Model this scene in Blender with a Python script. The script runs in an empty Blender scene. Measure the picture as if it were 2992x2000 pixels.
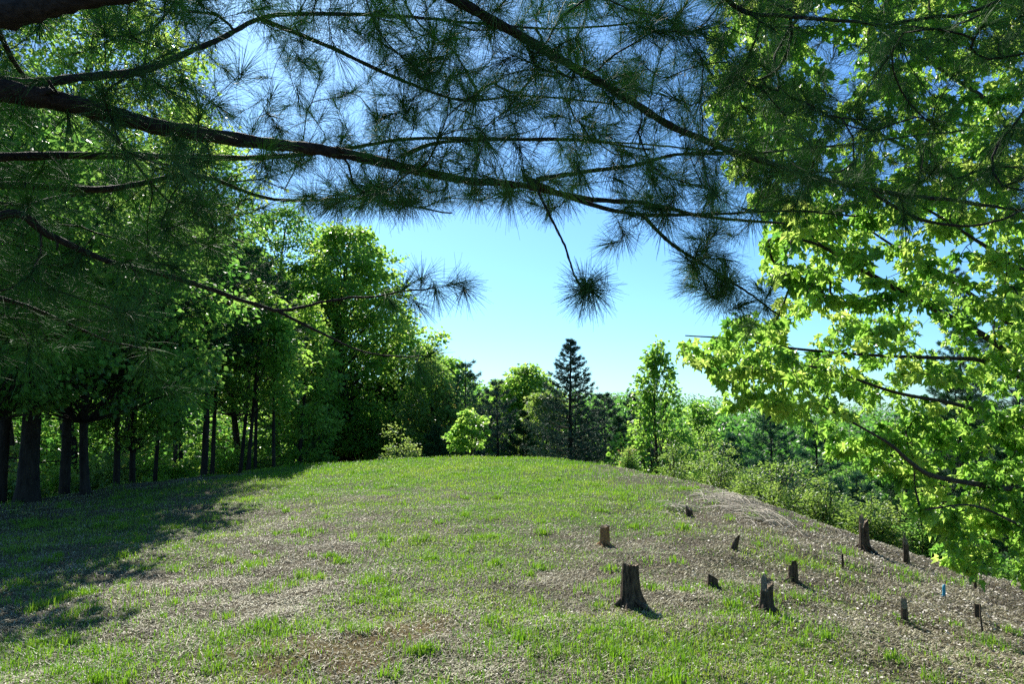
import bpy, math
import numpy as np
from mathutils import Vector

# ------------------------------------------------------------------ camera, sky, sun, exposure
SC = bpy.context.scene
FPX, PITCH, EYE = 768.0, math.radians(5.5), 1.55
cam_d = bpy.data.cameras.new("camera")
cam_d.sensor_width = 36.0
cam_d.lens = 36.0 * FPX / 1024.0
cam_d.clip_start = 0.05
cam_d.clip_end = 3000
cam = bpy.data.objects.new("camera", cam_d)
SC.collection.objects.link(cam)
cam.location = (0, 0, EYE)
cam.rotation_euler = (math.radians(90) + PITCH, 0, 0)
SC.camera = cam

SUN_EL = math.radians(40)
SUN_AZ = math.radians(-20)          # measured from +Y towards +X
SDIR = Vector((math.sin(SUN_AZ) * math.cos(SUN_EL), math.cos(SUN_AZ) * math.cos(SUN_EL), math.sin(SUN_EL)))
world = bpy.data.worlds.new("World")
SC.world = world
world.use_nodes = True
wn = world.node_tree
wn.nodes.clear()
wo = wn.nodes.new("ShaderNodeOutputWorld")
wb = wn.nodes.new("ShaderNodeBackground")
sky = wn.nodes.new("ShaderNodeTexSky")
sky.sky_type = 'NISHITA'
sky.sun_disc = False
sky.sun_elevation = SUN_EL
sky.sun_rotation = SUN_AZ
sky.altitude = 200
sky.air_density = 1.0
sky.dust_density = 0.6
sky.ozone_density = 1.6
wb.inputs['Strength'].default_value = 0.075
tint = wn.nodes.new("ShaderNodeMix"); tint.data_type = 'RGBA'; tint.blend_type = 'MULTIPLY'   # the photograph's cool white balance
tint.inputs[0].default_value = 1.0; tint.inputs[7].default_value = (.48, .80, 1.08, 1)
wn.links.new(sky.outputs['Color'], tint.inputs[6]); wn.links.new(tint.outputs[2], wb.inputs['Color'])
wn.links.new(wb.outputs['Background'], wo.inputs['Surface'])

sl = bpy.data.lights.new("sun", 'SUN')
sl.energy = 4.8
sl.angle = math.radians(0.5)
sl.color = (1.0, 0.95, 0.86)
sun = bpy.data.objects.new("sun", sl)
SC.collection.objects.link(sun)
sun.rotation_euler = SDIR.to_track_quat('Z', 'Y').to_euler()
SC.view_settings.view_transform = 'Standard'
SC.view_settings.look = 'None'
SC.view_settings.exposure = 1.22
SC.view_settings.gamma = 1.0
SC.cycles.max_bounces = 8
SC.cycles.diffuse_bounces = 6
SC.cycles.glossy_bounces = 2
SC.cycles.transmission_bounces = 3
SC.cycles.use_denoising = False
SC.cycles.sample_clamp_indirect = 6

rng = np.random.default_rng(7)
U = rng.uniform

# ------------------------------------------------------------------ helpers
def link(o, parent=None):
    SC.collection.objects.link(o)
    if parent is not None:
        o.parent = parent
        o.matrix_parent_inverse = parent.matrix_world.inverted() if False else o.matrix_parent_inverse
    return o

def tag(o, label=None, cat=None, group=None, kind=None):
    if o is None: return None
    if label: o['label'] = label
    if cat: o['category'] = cat
    if group: o['group'] = group
    if kind: o['kind'] = kind
    return o

def empty(name, loc, label, cat, group=None):
    o = bpy.data.objects.new(name, None)
    o.empty_display_size = 0.2
    o.location = [float(v) for v in loc]
    SC.collection.objects.link(o)
    return tag(o, label, cat, group)

def build(name, V, F, mat, parent=None, rnd=None, smooth=False, attrs=None):
    """V (n,3) in world space (or relative to the parent's location), F (m,k) one polygon size, or list of such arrays"""
    V = np.asarray(V, dtype=np.float64)
    if parent is not None:
        V = V - np.array(parent_world(parent))
    Fs = F if isinstance(F, list) else [F]
    Fs = [np.asarray(f, dtype=np.int64) for f in Fs if len(f)]
    me = bpy.data.meshes.new(name)
    me.vertices.add(len(V))
    me.vertices.foreach_set("co", V.astype(np.float32).ravel())
    loops = np.concatenate([f.ravel() for f in Fs])
    counts = np.concatenate([np.full(len(f), f.shape[1]) for f in Fs])
    starts = np.concatenate([[0], np.cumsum(counts)[:-1]])
    me.loops.add(len(loops))
    me.loops.foreach_set("vertex_index", loops.astype(np.int32))
    me.polygons.add(len(counts))
    me.polygons.foreach_set("loop_start", starts.astype(np.int32))
    try:
        me.polygons.foreach_set("loop_total", counts.astype(np.int32))
    except Exception:
        pass
    me.update(calc_edges=True)
    me.polygons.foreach_set("use_smooth", np.full(len(counts), smooth, dtype=bool))
    if rnd is not None:
        a = me.attributes.new("rnd", 'FLOAT', 'POINT')
        a.data.foreach_set("value", np.asarray(rnd, dtype=np.float32))
    for k, v in (attrs or {}).items():
        a = me.attributes.new(k, 'FLOAT', 'POINT')
        a.data.foreach_set("value", np.asarray(v, dtype=np.float32))
    me.materials.append(mat)
    o = bpy.data.objects.new(name, me)
    SC.collection.objects.link(o)
    if parent is not None:
        o.parent = parent
    return o

def parent_world(p):
    v = Vector((0, 0, 0))
    while p is not None:
        v += p.location
        p = p.parent
    return v

def norm(a):
    return a / np.maximum(np.linalg.norm(a, axis=-1, keepdims=True), 1e-9)

class Tubes:
    """tapered round limbs gathered into one mesh"""
    def __init__(s):
        s.V, s.F, s.n = [], [], 0
    def add(s, P, R, k=6, cap=True, rough=0.0):
        P = np.asarray(P, float); R = np.asarray(R, float)
        n = len(P)
        if n < 2: return
        T = np.gradient(P, axis=0); T = norm(T)
        ref = np.array([0, 0, 1.0]) if abs(T[0][2]) < 0.9 else np.array([1.0, 0, 0])
        A = norm(np.cross(T, ref)); 
        for i in range(1, n):               # keep the frame from flipping
            a = A[i - 1] - T[i] * np.dot(A[i - 1], T[i])
            A[i] = a / max(np.linalg.norm(a), 1e-9)
        B = np.cross(T, A)
        th = np.arange(k) * 2 * math.pi / k
        rr = R[:, None] * (1 + (rough * rng.normal(size=(n, k)) if rough else 0))
        ring = P[:, None, :] + rr[:, :, None] * (np.cos(th)[None, :, None] * A[:, None, :] + np.sin(th)[None, :, None] * B[:, None, :])
        s.V.append(ring.reshape(-1, 3))
        i = np.arange(n - 1)[:, None] * k; j = np.arange(k)[None, :]; j2 = (j + 1) % k
        s.F.append((np.stack([i + j, i + j2, i + k + j2, i + k + j], axis=-1).reshape(-1, 4) + s.n))
        s.n += n * k
        if cap:
            s.V.append((P[-1] + T[-1] * R[-1] * .6)[None]); e = s.n; s.n += 1
            b = e - k
            s.F.append(np.array([[b + q, b + (q + 1) % k, e, e] for q in range(k)])[:, [0, 1, 2, 2]] if False else np.array([[b + q, b + (q + 1) % k, e] for q in range(k)]))
    def build(s, name, mat, parent=None, smooth=True):
        if not s.V: return None
        return build(name, np.concatenate(s.V), [np.concatenate([f for f in s.F if f.shape[1] == q]) for q in (4, 3) if any(f.shape[1] == q for f in s.F)], mat, parent, smooth=smooth)

def smooth_path(P, n=8):
    """Catmull-Rom through rows of P (any width)"""
    P = np.asarray(P, float)
    Q = np.vstack([2 * P[0] - P[1], P, 2 * P[-1] - P[-2]])
    out = []
    for i in range(1, len(Q) - 2):
        t = np.linspace(0, 1, n, endpoint=False)[:, None]
        a, b, c, d = Q[i - 1], Q[i], Q[i + 1], Q[i + 2]
        out.append(.5 * ((2 * b) + (-a + c) * t + (2 * a - 5 * b + 4 * c - d) * t ** 2 + (-a + 3 * b - 3 * c + d) * t ** 3))
    out.append(P[-1][None])
    return np.vstack(out)

_tabs = {}
def vnoise(x, y, scale, seed=0):
    """smooth value noise 0..1"""
    if seed not in _tabs: _tabs[seed] = np.random.default_rng(1000 + seed).uniform(size=(256, 256))
    t = _tabs[seed]
    X = np.asarray(x) / scale + 91.3; Y = np.asarray(y) / scale + 37.7
    i = np.floor(X).astype(int); j = np.floor(Y).astype(int)
    u = X - i; v = Y - j; u = u * u * (3 - 2 * u); v = v * v * (3 - 2 * v)
    i0, i1, j0, j1 = i % 256, (i + 1) % 256, j % 256, (j + 1) % 256
    return (t[i0, j0] * (1 - u) + t[i1, j0] * u) * (1 - v) + (t[i0, j1] * (1 - u) + t[i1, j1] * u) * v

def fbm(x, y, scale, seed=0, oct=3):
    s = 0; a = 1; tot = 0
    for k in range(oct):
        s = s + a * vnoise(x, y, scale / 2 ** k, seed + k); tot += a; a *= .5
    return s / tot

CP, SP = math.cos(PITCH), math.sin(PITCH)
K = 1024 / 2346.0
def ray(dx, dy):
    a = (np.asarray(dx, float) * K - 512) / FPX
    b = -(np.asarray(dy, float) * K - 342.5) / FPX
    return np.stack([a, CP - SP * b, SP + CP * b], axis=-1)
def at(dx, dy, D):
    """the point seen towards (dx,dy) whose distance ahead (world y) is D"""
    r = ray(dx, dy)
    return np.array([0, 0, EYE]) + r * (np.asarray(D, float) / r[..., 1])[..., None]

# ------------------------------------------------------------------ terrain: a low round mound
_tx = np.array([-.667, -.349, -.1, .06, .157, .243, .328, .413, .527, .667])
_D = np.array([13, 17, 18, 17, 15, 13, 11.5, 10, 9, 8.])
_z = np.array([.03, .35, .58, .61, .49, .41, .23, .10, -.13, -.30])
_az = np.degrees(np.arctan(_tx)); _R = _D * np.sqrt(1 + _tx ** 2)
AZ = np.concatenate([[-180, -120, -70], _az, [50, 80, 120, 180]])
RB = np.concatenate([[14, 13, 13.5], _R, [9, 9, 11, 14]])
ZB = np.concatenate([[.1, 0, -.05], _z, [-.5, -.6, -.3, .1]])
DEEP = np.interp
def terrain(x, y, detail=True):
    x = np.asarray(x, float); y = np.asarray(y, float)
    r = np.hypot(x, y) + 1e-6
    az = np.degrees(np.arctan2(x, y))
    # smooth the table a little
    rb = sum(np.interp(az + d, AZ, RB) for d in (-4, 0, 4)) / 3
    zb = sum(np.interp(az + d, AZ, ZB) for d in (-4, 0, 4)) / 3
    s = np.minimum(r / rb, 1)
    zin = zb * s ** 1.3
    u = np.maximum(r - rb, 0)
    sl = zb * 1.3 / rb
    low = np.interp(az, [-180, -60, -30, 0, 30, 60, 180], [1.5, 1.4, 1.6, 2.6, 4.2, 4.2, 1.5])
    drop = low * (1 - np.exp(-(u / (low * 1.7)) ** 1.6))
    z = zin + sl * u * np.exp(-u / 2.0) - drop
    z = z + np.where(r > 60, (fbm(x, y, 90, 11) - .5) * 5 * np.clip((r - 60) / 80, 0, 1), 0)
    if detail:
        z = z + (fbm(x, y, 1.6, 3) - .5) * .10 * np.clip(r / 3, 0, 1) + (fbm(x, y, .4, 6, 2) - .5) * .06
    return z

def ground_hit(dx, dy):
    r = ray(dx, dy); r = r / r[1]
    D = np.arange(2.5, 40, .02)
    P = np.array([0, 0, EYE])[None] + r[None] * D[:, None]
    h = terrain(P[:, 0], P[:, 1])
    i = np.argmax(P[:, 2] < h)
    return np.array([P[i, 0], P[i, 1], h[i]])

# ------------------------------------------------------------------ materials
def new_mat(name):
    m = bpy.data.materials.new(name); m.use_nodes = True
    nt = m.node_tree; nt.nodes.clear()
    return m, nt, nt.nodes.new("ShaderNodeOutputMaterial")
def ramp(nt, stops, fac=None, interp='LINEAR'):
    r = nt.nodes.new("ShaderNodeValToRGB"); r.color_ramp.interpolation = interp
    e = r.color_ramp.elements
    while len(e) < len(stops): e.new(.5)
    for q, (p, c) in zip(e, stops):
        q.position = p; q.color = (*c, 1)
    if fac is not None: nt.links.new(fac, r.inputs['Fac'])
    return r
def noise(nt, scale, detail=4, rough=.6, vec=None):
    n = nt.nodes.new("ShaderNodeTexNoise"); n.inputs['Scale'].default_value = scale
    n.inputs['Detail'].default_value = detail; n.inputs['Roughness'].default_value = rough
    if vec is not None: nt.links.new(vec, n.inputs['Vector'])
    return n
def mixc(nt, a, b, fac):
    m = nt.nodes.new("ShaderNodeMix"); m.data_type = 'RGBA'
    nt.links.new(fac, m.inputs[0]); nt.links.new(a, m.inputs[6]); nt.links.new(b, m.inputs[7])
    return m.outputs[2]

def leaf_mat(name, stops, tstops, trans=.45, rough=.45, spec=.4):
    m, nt, out = new_mat(name)
    at_ = nt.nodes.new("ShaderNodeAttribute"); at_.attribute_name = "rnd"
    r1 = ramp(nt, stops, at_.outputs['Fac'])
    r2 = ramp(nt, tstops, at_.outputs['Fac'])
    p = nt.nodes.new("ShaderNodeBsdfPrincipled")
    nt.links.new(r1.outputs[0], p.inputs['Base Color'])
    p.inputs['Roughness'].default_value = rough
    p.inputs['Specular IOR Level'].default_value = spec
    t = nt.nodes.new("ShaderNodeBsdfTranslucent")
    nt.links.new(r2.outputs[0], t.inputs['Color'])
    mx = nt.nodes.new("ShaderNodeMixShader"); mx.inputs[0].default_value = trans
    nt.links.new(p.outputs[0], mx.inputs[1]); nt.links.new(t.outputs[0], mx.inputs[2])
    nt.links.new(mx.outputs[0], out.inputs['Surface'])
    return m

def bark_mat(name, a, b, scale=14, rough=.9, stretch=.25):
    m, nt, out = new_mat(name)
    tc = nt.nodes.new("ShaderNodeTexCoord")
    mp = nt.nodes.new("ShaderNodeMapping"); mp.inputs['Scale'].default_value = (1, 1, stretch)
    nt.links.new(tc.outputs['Object'], mp.inputs['Vector'])
    n1 = noise(nt, scale, 6, .7, mp.outputs[0])
    r = ramp(nt, [(.35, a), (.65, b)], n1.outputs['Fac'])
    p = nt.nodes.new("ShaderNodeBsdfPrincipled"); p.inputs['Roughness'].default_value = rough
    p.inputs['Specular IOR Level'].default_value = .25
    nt.links.new(r.outputs[0], p.inputs['Base Color'])
    bp = nt.nodes.new("ShaderNodeBump"); bp.inputs['Strength'].default_value = .8; bp.inputs['Distance'].default_value = .02
    nt.links.new(n1.outputs['Fac'], bp.inputs['Height']); nt.links.new(bp.outputs[0], p.inputs['Normal'])
    nt.links.new(p.outputs[0], out.inputs['Surface'])
    return m

M = {}
M['maple'] = leaf_mat("maple_leaf", [(0, (.04, .12, .015)), (.5, (.08, .19, .025)), (1, (.15, .27, .04))],
                      [(0, (.20, .46, .05)), (.5, (.38, .66, .09)), (1, (.62, .80, .15))], .55)
M['maple_near'] = leaf_mat("maple_leaf_near", [(0, (.045, .13, .02)), (.5, (.08, .20, .025)), (1, (.15, .28, .035))],
                      [(0, (.16, .42, .05)), (.55, (.42, .72, .10)), (1, (.68, .88, .18))], .55, .38, .5)
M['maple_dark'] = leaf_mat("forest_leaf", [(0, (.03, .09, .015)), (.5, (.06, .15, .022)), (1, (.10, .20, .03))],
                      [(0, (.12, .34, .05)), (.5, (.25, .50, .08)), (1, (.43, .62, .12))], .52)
M['shrub'] = leaf_mat("shrub_leaf", [(0, (.07, .13, .03)), (.6, (.13, .22, .05)), (1, (.22, .30, .09))],
                      [(0, (.2, .38, .05)), (.6, (.34, .52, .08)), (1, (.5, .62, .15))], .42)
M['red'] = leaf_mat("reddish_leaf", [(0, (.08, .17, .04)), (.75, (.16, .24, .06)), (1, (.36, .19, .10))],
                      [(0, (.24, .5, .07)), (.75, (.42, .62, .12)), (1, (.7, .34, .14))], .5)
M['needle_near'] = leaf_mat("pine_needle", [(0, (.045, .11, .03)), (.6, (.10, .20, .055)), (1, (.18, .28, .10))],
                      [(0, (.06, .20, .02)), (.6, (.16, .40, .06)), (1, (.30, .52, .10))], .42, .6, .12)
M['needle'] = leaf_mat("pine_foliage", [(0, (.025, .08, .03)), (.6, (.05, .13, .045)), (1, (.09, .20, .07))],
                      [(0, (.04, .16, .03)), (.6, (.09, .28, .06)), (1, (.16, .40, .10))], .4, .6, .15)
M['needle_soft'] = leaf_mat("white_pine_foliage", [(0, (.07, .16, .09)), (.6, (.13, .26, .14)), (1, (.20, .36, .19))],
                      [(0, (.08, .22, .09)), (.6, (.16, .38, .15)), (1, (.26, .50, .20))], .4, .6, .15)
M['needle_blue'] = leaf_mat("spruce_foliage", [(0, (.07, .12, .09)), (.6, (.13, .20, .14)), (1, (.22, .30, .20))],
                      [(0, (.06, .14, .07)), (.6, (.14, .27, .13)), (1, (.24, .38, .18))], .4, .6, .15)
M['bark'] = bark_mat("bark", (.012, .009, .007), (.045, .036, .028))
M['bark_near'] = bark_mat("pine_bark", (.014, .009, .007), (.06, .042, .032), 60, .75, 1)
M['bark_maple'] = bark_mat("maple_bark", (.03, .024, .018), (.09, .075, .06), 30)
M['stump'] = bark_mat("stump_bark", (.012, .008, .006), (.14, .10, .065), 45)
M['stump_pale'] = bark_mat("stump_bare_wood", (.16, .08, .035), (.40, .22, .10), 35)
M['cut'] = bark_mat("cut_wood", (.16, .11, .07), (.38, .29, .20), 60, .85, 1)
M['grass'] = leaf_mat("grass_blade", [(0, (.05, .13, .01)), (.5, (.11, .22, .018)), (1, (.23, .31, .04))],
                      [(0, (.12, .34, .01)), (.5, (.25, .50, .02)), (1, (.46, .58, .06))], .4, .5, .3)
M['straw'] = leaf_mat("dead_grass", [(0, (.08, .065, .035)), (.5, (.28, .25, .13)), (1, (.58, .55, .36))],
                      [(0, (.08, .06, .03)), (.5, (.2, .16, .08)), (1, (.4, .34, .2))], .2, .6, .3)
M['litter'] = leaf_mat("dead_leaf", [(0, (.09, .07, .045)), (.55, (.27, .235, .17)), (1, (.52, .48, .40))],
                      [(0, (.1, .05, .03)), (.5, (.25, .18, .1)), (1, (.4, .34, .26))], .12, .5, .5)

# ground
def ground_mat():
    m, nt, out = new_mat("mound_ground")
    tc = nt.nodes.new("ShaderNodeTexCoord"); v = tc.outputs['Object']
    fine = noise(nt, 38, 8, .75, v); mid = noise(nt, 4.5, 5, .65, v); big = noise(nt, .5, 3, .5, v)
    soil = ramp(nt, [(.36, (.022, .017, .011)), (.52, (.11, .09, .055)), (.66, (.32, .27, .18))], fine.outputs['Fac'])
    green = ramp(nt, [(.33, (.03, .06, .012)), (.55, (.08, .15, .025)), (.7, (.15, .22, .04))], fine.outputs['Fac'])
    g = nt.nodes.new("ShaderNodeAttribute"); g.attribute_name = "green"
    add = nt.nodes.new("ShaderNodeMath"); add.operation = 'ADD'
    nt.links.new(g.outputs['Fac'], add.inputs[0])
    sc = nt.nodes.new("ShaderNodeMath"); sc.operation = 'MULTIPLY_ADD'; sc.inputs[1].default_value = 2.2; sc.inputs[2].default_value = -1.1
    nt.links.new(mid.outputs['Fac'], sc.inputs[0]); nt.links.new(sc.outputs[0], add.inputs[1])
    add.use_clamp = True
    c1 = mixc(nt, soil.outputs[0], green.outputs[0], add.outputs[0])
    rust = ramp(nt, [(.35, (.07, .045, .014)), (.65, (.30, .20, .06))], fine.outputs['Fac'])
    ra = nt.nodes.new("ShaderNodeAttribute"); ra.attribute_name = "rust"
    c2 = mixc(nt, c1, rust.outputs[0], ra.outputs['Fac'])
    p = nt.nodes.new("ShaderNodeBsdfPrincipled"); p.inputs['Roughness'].default_value = .95
    p.inputs['Specular IOR Level'].default_value = .15
    nt.links.new(c2, p.inputs['Base Color'])
    bp = nt.nodes.new("ShaderNodeBump"); bp.inputs['Strength'].default_value = 1; bp.inputs['Distance'].default_value = .05
    nt.links.new(fine.outputs['Fac'], bp.inputs['Height']); nt.links.new(bp.outputs[0], p.inputs['Normal'])
    nt.links.new(p.outputs[0], out.inputs['Surface'])
    return m

def greenness(x, y):
    """how much living grass covers a spot of the mound (0..1)"""
    x = np.asarray(x, float); y = np.asarray(y, float)
    r = np.hypot(x, y)
    rb = np.interp(np.degrees(np.arctan2(x, y)), AZ, RB)
    n = fbm(x, y, 1.5, 20); n2 = fbm(x, y, .45, 24, 2)
    crest = np.clip((r / rb - .55) / .35, 0, 1) * np.clip((3.0 - x) / 2.5, 0, 1) * np.clip((x + 7) / 3, 0, 1)
    mid = np.exp(-((x + .3) / 2.3) ** 2) * np.clip((y - 6) / 4, 0, 1) * .5
    near = np.exp(-((y - 4.4) / 1.2) ** 2) * .24
    rightlow = np.exp(-((x - 1.6) / 1.6) ** 2) * np.exp(-((y - 5.0) / 1.3) ** 2) * .22
    litter = np.clip((x - 1.8) / 2.5, 0, 1) * .25
    g = .15 + crest * .85 + mid + near + rightlow - litter + (n - .5) * 1.1 + (n2 - .5) * .7
    return np.clip(g, 0, 1)
RUST = [ground_hit(670, 1490), ground_hit(950, 1440), ground_hit(770, 1500), ground_hit(900, 1455), ground_hit(560, 1500)]
def rustiness(x, y):
    s = 0
    for c, r, in zip(RUST, (.42, .34, .3, .3, .25)):
        s = s + .9 * np.exp(-(((x - c[0]) / r) ** 2 + ((y - c[1]) / (r * .9)) ** 2))
    return np.clip(s * (fbm(x, y, .22, 30, 2) * 2.4 - .55), 0, .6)

def make_ground():
    naz = 760
    rs = np.concatenate([np.arange(.05, 24, .085), np.geomspace(24, 1500, 90)])
    th = np.arange(naz) * 2 * math.pi / naz
    X = rs[:, None] * np.sin(th)[None]; Y = rs[:, None] * np.cos(th)[None]
    Z = terrain(X, Y)
    V = np.stack([X, Y, Z], -1).reshape(-1, 3)
    V = np.vstack([V, [0, 0, float(terrain(0, 0))]])
    n = len(rs)
    i = np.arange(n - 1)[:, None] * naz; j = np.arange(naz)[None]; j2 = (j + 1) % naz
    F = np.stack([i + j2, i + j, i + naz + j, i + naz + j2], -1).reshape(-1, 4)
    c = len(V) - 1
    T = np.array([[c, q, (q + 1) % naz] for q in range(naz)])[:, [0, 2, 1]]
    o = build("ground", V, [F[:, ::-1], T[:, ::-1]], ground_mat(), smooth=True,
              attrs={"green": greenness(V[:, 0], V[:, 1]) * .9, "rust": rustiness(V[:, 0], V[:, 1])})
    tag(o, "grassy mound with thin turf and dead thatch", None, None, 'structure')
    return o
make_ground()

# ------------------------------------------------------------------ leaf and needle sheets
def frames(tip, nrm):
    y = norm(tip); x = norm(np.cross(y, nrm)); z = np.cross(x, y)
    return np.stack([x, y, z], -1)      # columns
def scatter(TV, TF, P, Rm, S, rn):
    """copies of one small leaf shape merged into one sheet of foliage"""
    n, k = len(P), len(TV)
    V = np.einsum('nij,kj->nki', Rm, TV) * S[:, None, None] + P[:, None, :]
    F = (TF[None] + (np.arange(n) * k)[:, None, None]).reshape(-1, TF.shape[1])
    return V.reshape(-1, 3), F, np.repeat(rn, k)

MAPLE_V = np.array([(0, .36, -.06), (0, 0, 0), (.32, .00, -.04), (.22, .24, .07), (.46, .60, -.02), (.20, .58, .08), (0, 1.0, -.26),
                    (-.18, .55, .08), (-.44, .54, -.14), (-.24, .22, .06), (-.34, .04, -.10)])
MAPLE_F = np.array([[0, a, b] for a, b in zip([1, 2, 3, 4, 5, 6, 7, 8, 9, 10], [2, 3, 4, 5, 6, 7, 8, 9, 10, 1])])
KITE_V = np.array([(0, 0, 0), (.42, .42, .10), (0, 1.0, -.08), (-.42, .42, .10)])
KITE_F = np.array([[0, 1, 2], [0, 2, 3]])
OVAL_V = np.array([(0, 0, 0), (.24, .45, .06), (0, 1.0, 0), (-.24, .45, .06)])
SHAPES = {'maple': (MAPLE_V, MAPLE_F), 'kite': (KITE_V, KITE_F), 'oval': (OVAL_V, KITE_F)}

def leaves(P, out, size, shape, bright, droop=.5, upn=.9, jit=.6):
    n = len(P)
    tip = norm(out + jit * rng.normal(size=(n, 3)) + np.array([0, 0, -droop]))
    nr = norm(np.array([0, 0, upn]) + .75 * rng.normal(size=(n, 3)))
    TV, TF = SHAPES[shape]
    return scatter(TV, TF, P, frames(tip, nr), size * U(.55, 1.3, n), bright)

def needle_mesh(base, dirs, L, w, blunt=False):
    """slim three-sided needles"""
    n = len(base)
    d = norm(dirs)
    a = norm(np.cross(d, norm(rng.normal(size=(n, 3))))); b = np.cross(d, a)
    w = np.broadcast_to(w, (n,))[:, None] * .5
    c = [base + w * a, base + w * (-.5 * a + .87 * b), base + w * (-.5 * a - .87 * b)]
    tip = base + d * L[:, None]
    if blunt:       # bent six-sided needles that keep their width
        mid = base + d * L[:, None] * .55 + np.array([0, 0, .02]) * L[:, None]
        tip = tip + np.array([0, 0, -.05]) * L[:, None]
        f = [(a), (-.5 * a + .87 * b), (-.5 * a - .87 * b)]
        V = np.stack([base + w * f[0], base + w * f[1], base + w * f[2], mid + w * f[0], mid + w * f[1], mid + w * f[2],
                      tip + .55 * w * f[0], tip + .55 * w * f[1], tip + .55 * w * f[2]], 1).reshape(-1, 3)
        q = [[i + r, (i + 1) % 3 + r, (i + 1) % 3 + r + 3, i + r + 3] for r in (0, 3) for i in range(3)]
        return V, (np.array(q)[None] + (np.arange(n) * 9)[:, None, None]).reshape(-1, 4)
    V = np.stack(c + [tip], 1).reshape(-1, 3)
    F = (np.array([[0, 1, 3], [1, 2, 3], [2, 0, 3]])[None] + (np.arange(n) * 4)[:, None, None]).reshape(-1, 3)
    return V, F

def tufts(C, A, n_each, L, w, spread=(.15, 1.75), back=.06, blunt=False):
    """needle bursts: centres C, axes A"""
    m = len(C)
    idx = np.repeat(np.arange(m), n_each)
    n = len(idx)
    ax = norm(A)[idx]
    t = np.cross(ax, norm(rng.normal(size=(n, 3)))); t = norm(t)
    ang = U(spread[0], spread[1], n)
    d = ax * np.cos(ang)[:, None] + t * np.sin(ang)[:, None] + np.array([0, 0, -.10])
    base = C[idx] - ax * (U(0, back, n) * (ang / spread[1]) ** .5)[:, None]
    ln = (L[idx] if np.ndim(L) else np.full(n, L)) * U(.75, 1.1, n)
    V, F = needle_mesh(base, d, ln, w, blunt)
    rn = np.repeat(np.clip(rng.normal(.45, .2, m)[idx] + rng.normal(0, .15, n), 0, 1), 9 if blunt else 4)
    return V, F, rn

# ------------------------------------------------------------------ growing twigs towards foliage points
def grow(boughs, targets, step=.08, tip_r=.0012, max_r=.0065, bend=.22):
    """boughs: list of (P,R).  Each target is joined to the nearest wood already grown, so twigs branch from twigs.
    returns per bough: list of (P,R) twigs, and (tip, axis, bough) of the targets"""
    N, Dr, B, par = [], [], [], []
    for bi, (P, R) in enumerate(boughs):
        T = norm(np.gradient(P, axis=0))
        s = len(P) // 6
        for k in range(s, len(P)):
            N.append(P[k]); Dr.append(T[k]); B.append(bi); par.append(-1)
    N = list(N)
    tg = np.asarray(targets); nt = len(tg)
    NA = np.array(N); DA = np.array(Dr)
    def cost(nodes, dirs, t):
        v = t[:, None] - nodes[None]
        d = np.linalg.norm(v, axis=-1)
        c = np.einsum('tnk,nk->tn', v, dirs) / np.maximum(d, 1e-6)
        return d * (1 + .55 * (1 - c))
    best = np.full(nt, 1e9); bn = np.zeros(nt, int)
    for k in range(0, nt, 200):
        c = cost(NA, DA, tg[k:k + 200]); bn[k:k + 200] = c.argmin(1); best[k:k + 200] = c.min(1)
    done = np.zeros(nt, bool)
    paths = []; tipinfo = [None] * nt
    for _ in range(nt):
        m = np.where(done, 1e9, best); q = int(m.argmin()); done[q] = True
        a = bn[q]; p0 = np.array(N[a]); d0 = np.array(Dr[a]); p1 = tg[q]
        L = np.linalg.norm(p1 - p0)
        k = max(2, int(L / step) + 1)
        c = p0 + d0 * L * bend + rng.normal(size=3) * L * .07
        c2 = p1 - norm(p1 - c) * L * .25 + np.array([0, 0, -.06 * L])
        t = np.linspace(0, 1, k + 1)[1:, None]
        Q = (1 - t) ** 3 * p0 + 3 * (1 - t) ** 2 * t * c + 3 * (1 - t) * t * t * c2 + t ** 3 * p1
        full = np.vstack([p0, Q]); T = norm(np.gradient(full, axis=0))[1:]
        ids = []
        pr = a
        for z in range(k):
            ids.append(len(N)); N.append(Q[z]); Dr.append(T[z]); B.append(B[a]); par.append(pr); pr = ids[-1]
        paths.append((a, ids)); tipinfo[q] = (T[-1], B[a])
        rem = np.where(~done)[0]
        if len(rem):
            c_ = cost(Q, T, tg[rem]); mm = c_.min(1); am = c_.argmin(1)
            u = mm < best[rem]
            best[rem[u]] = mm[u]; bn[rem[u]] = np.array(ids)[am[u]]
    r = np.full(len(N), 0.0)
    e = 2.2
    for i in range(len(N) - 1, -1, -1):
        own = tip_r ** e if r[i] == 0 else 0
        r[i] += own
        if par[i] >= 0: r[par[i]] += r[i]
    r = np.minimum(r ** (1 / e), max_r)
    out = [[] for _ in boughs]
    for a, ids in paths:
        P = np.array([N[a]] + [N[i] for i in ids]); R = np.array([r[ids[0]] * 1.15] + [r[i] for i in ids])
        out[B[a]].append((P, R))
    return out, np.array([t[0] for t in tipinfo]), np.array([t[1] for t in tipinfo])

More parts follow.
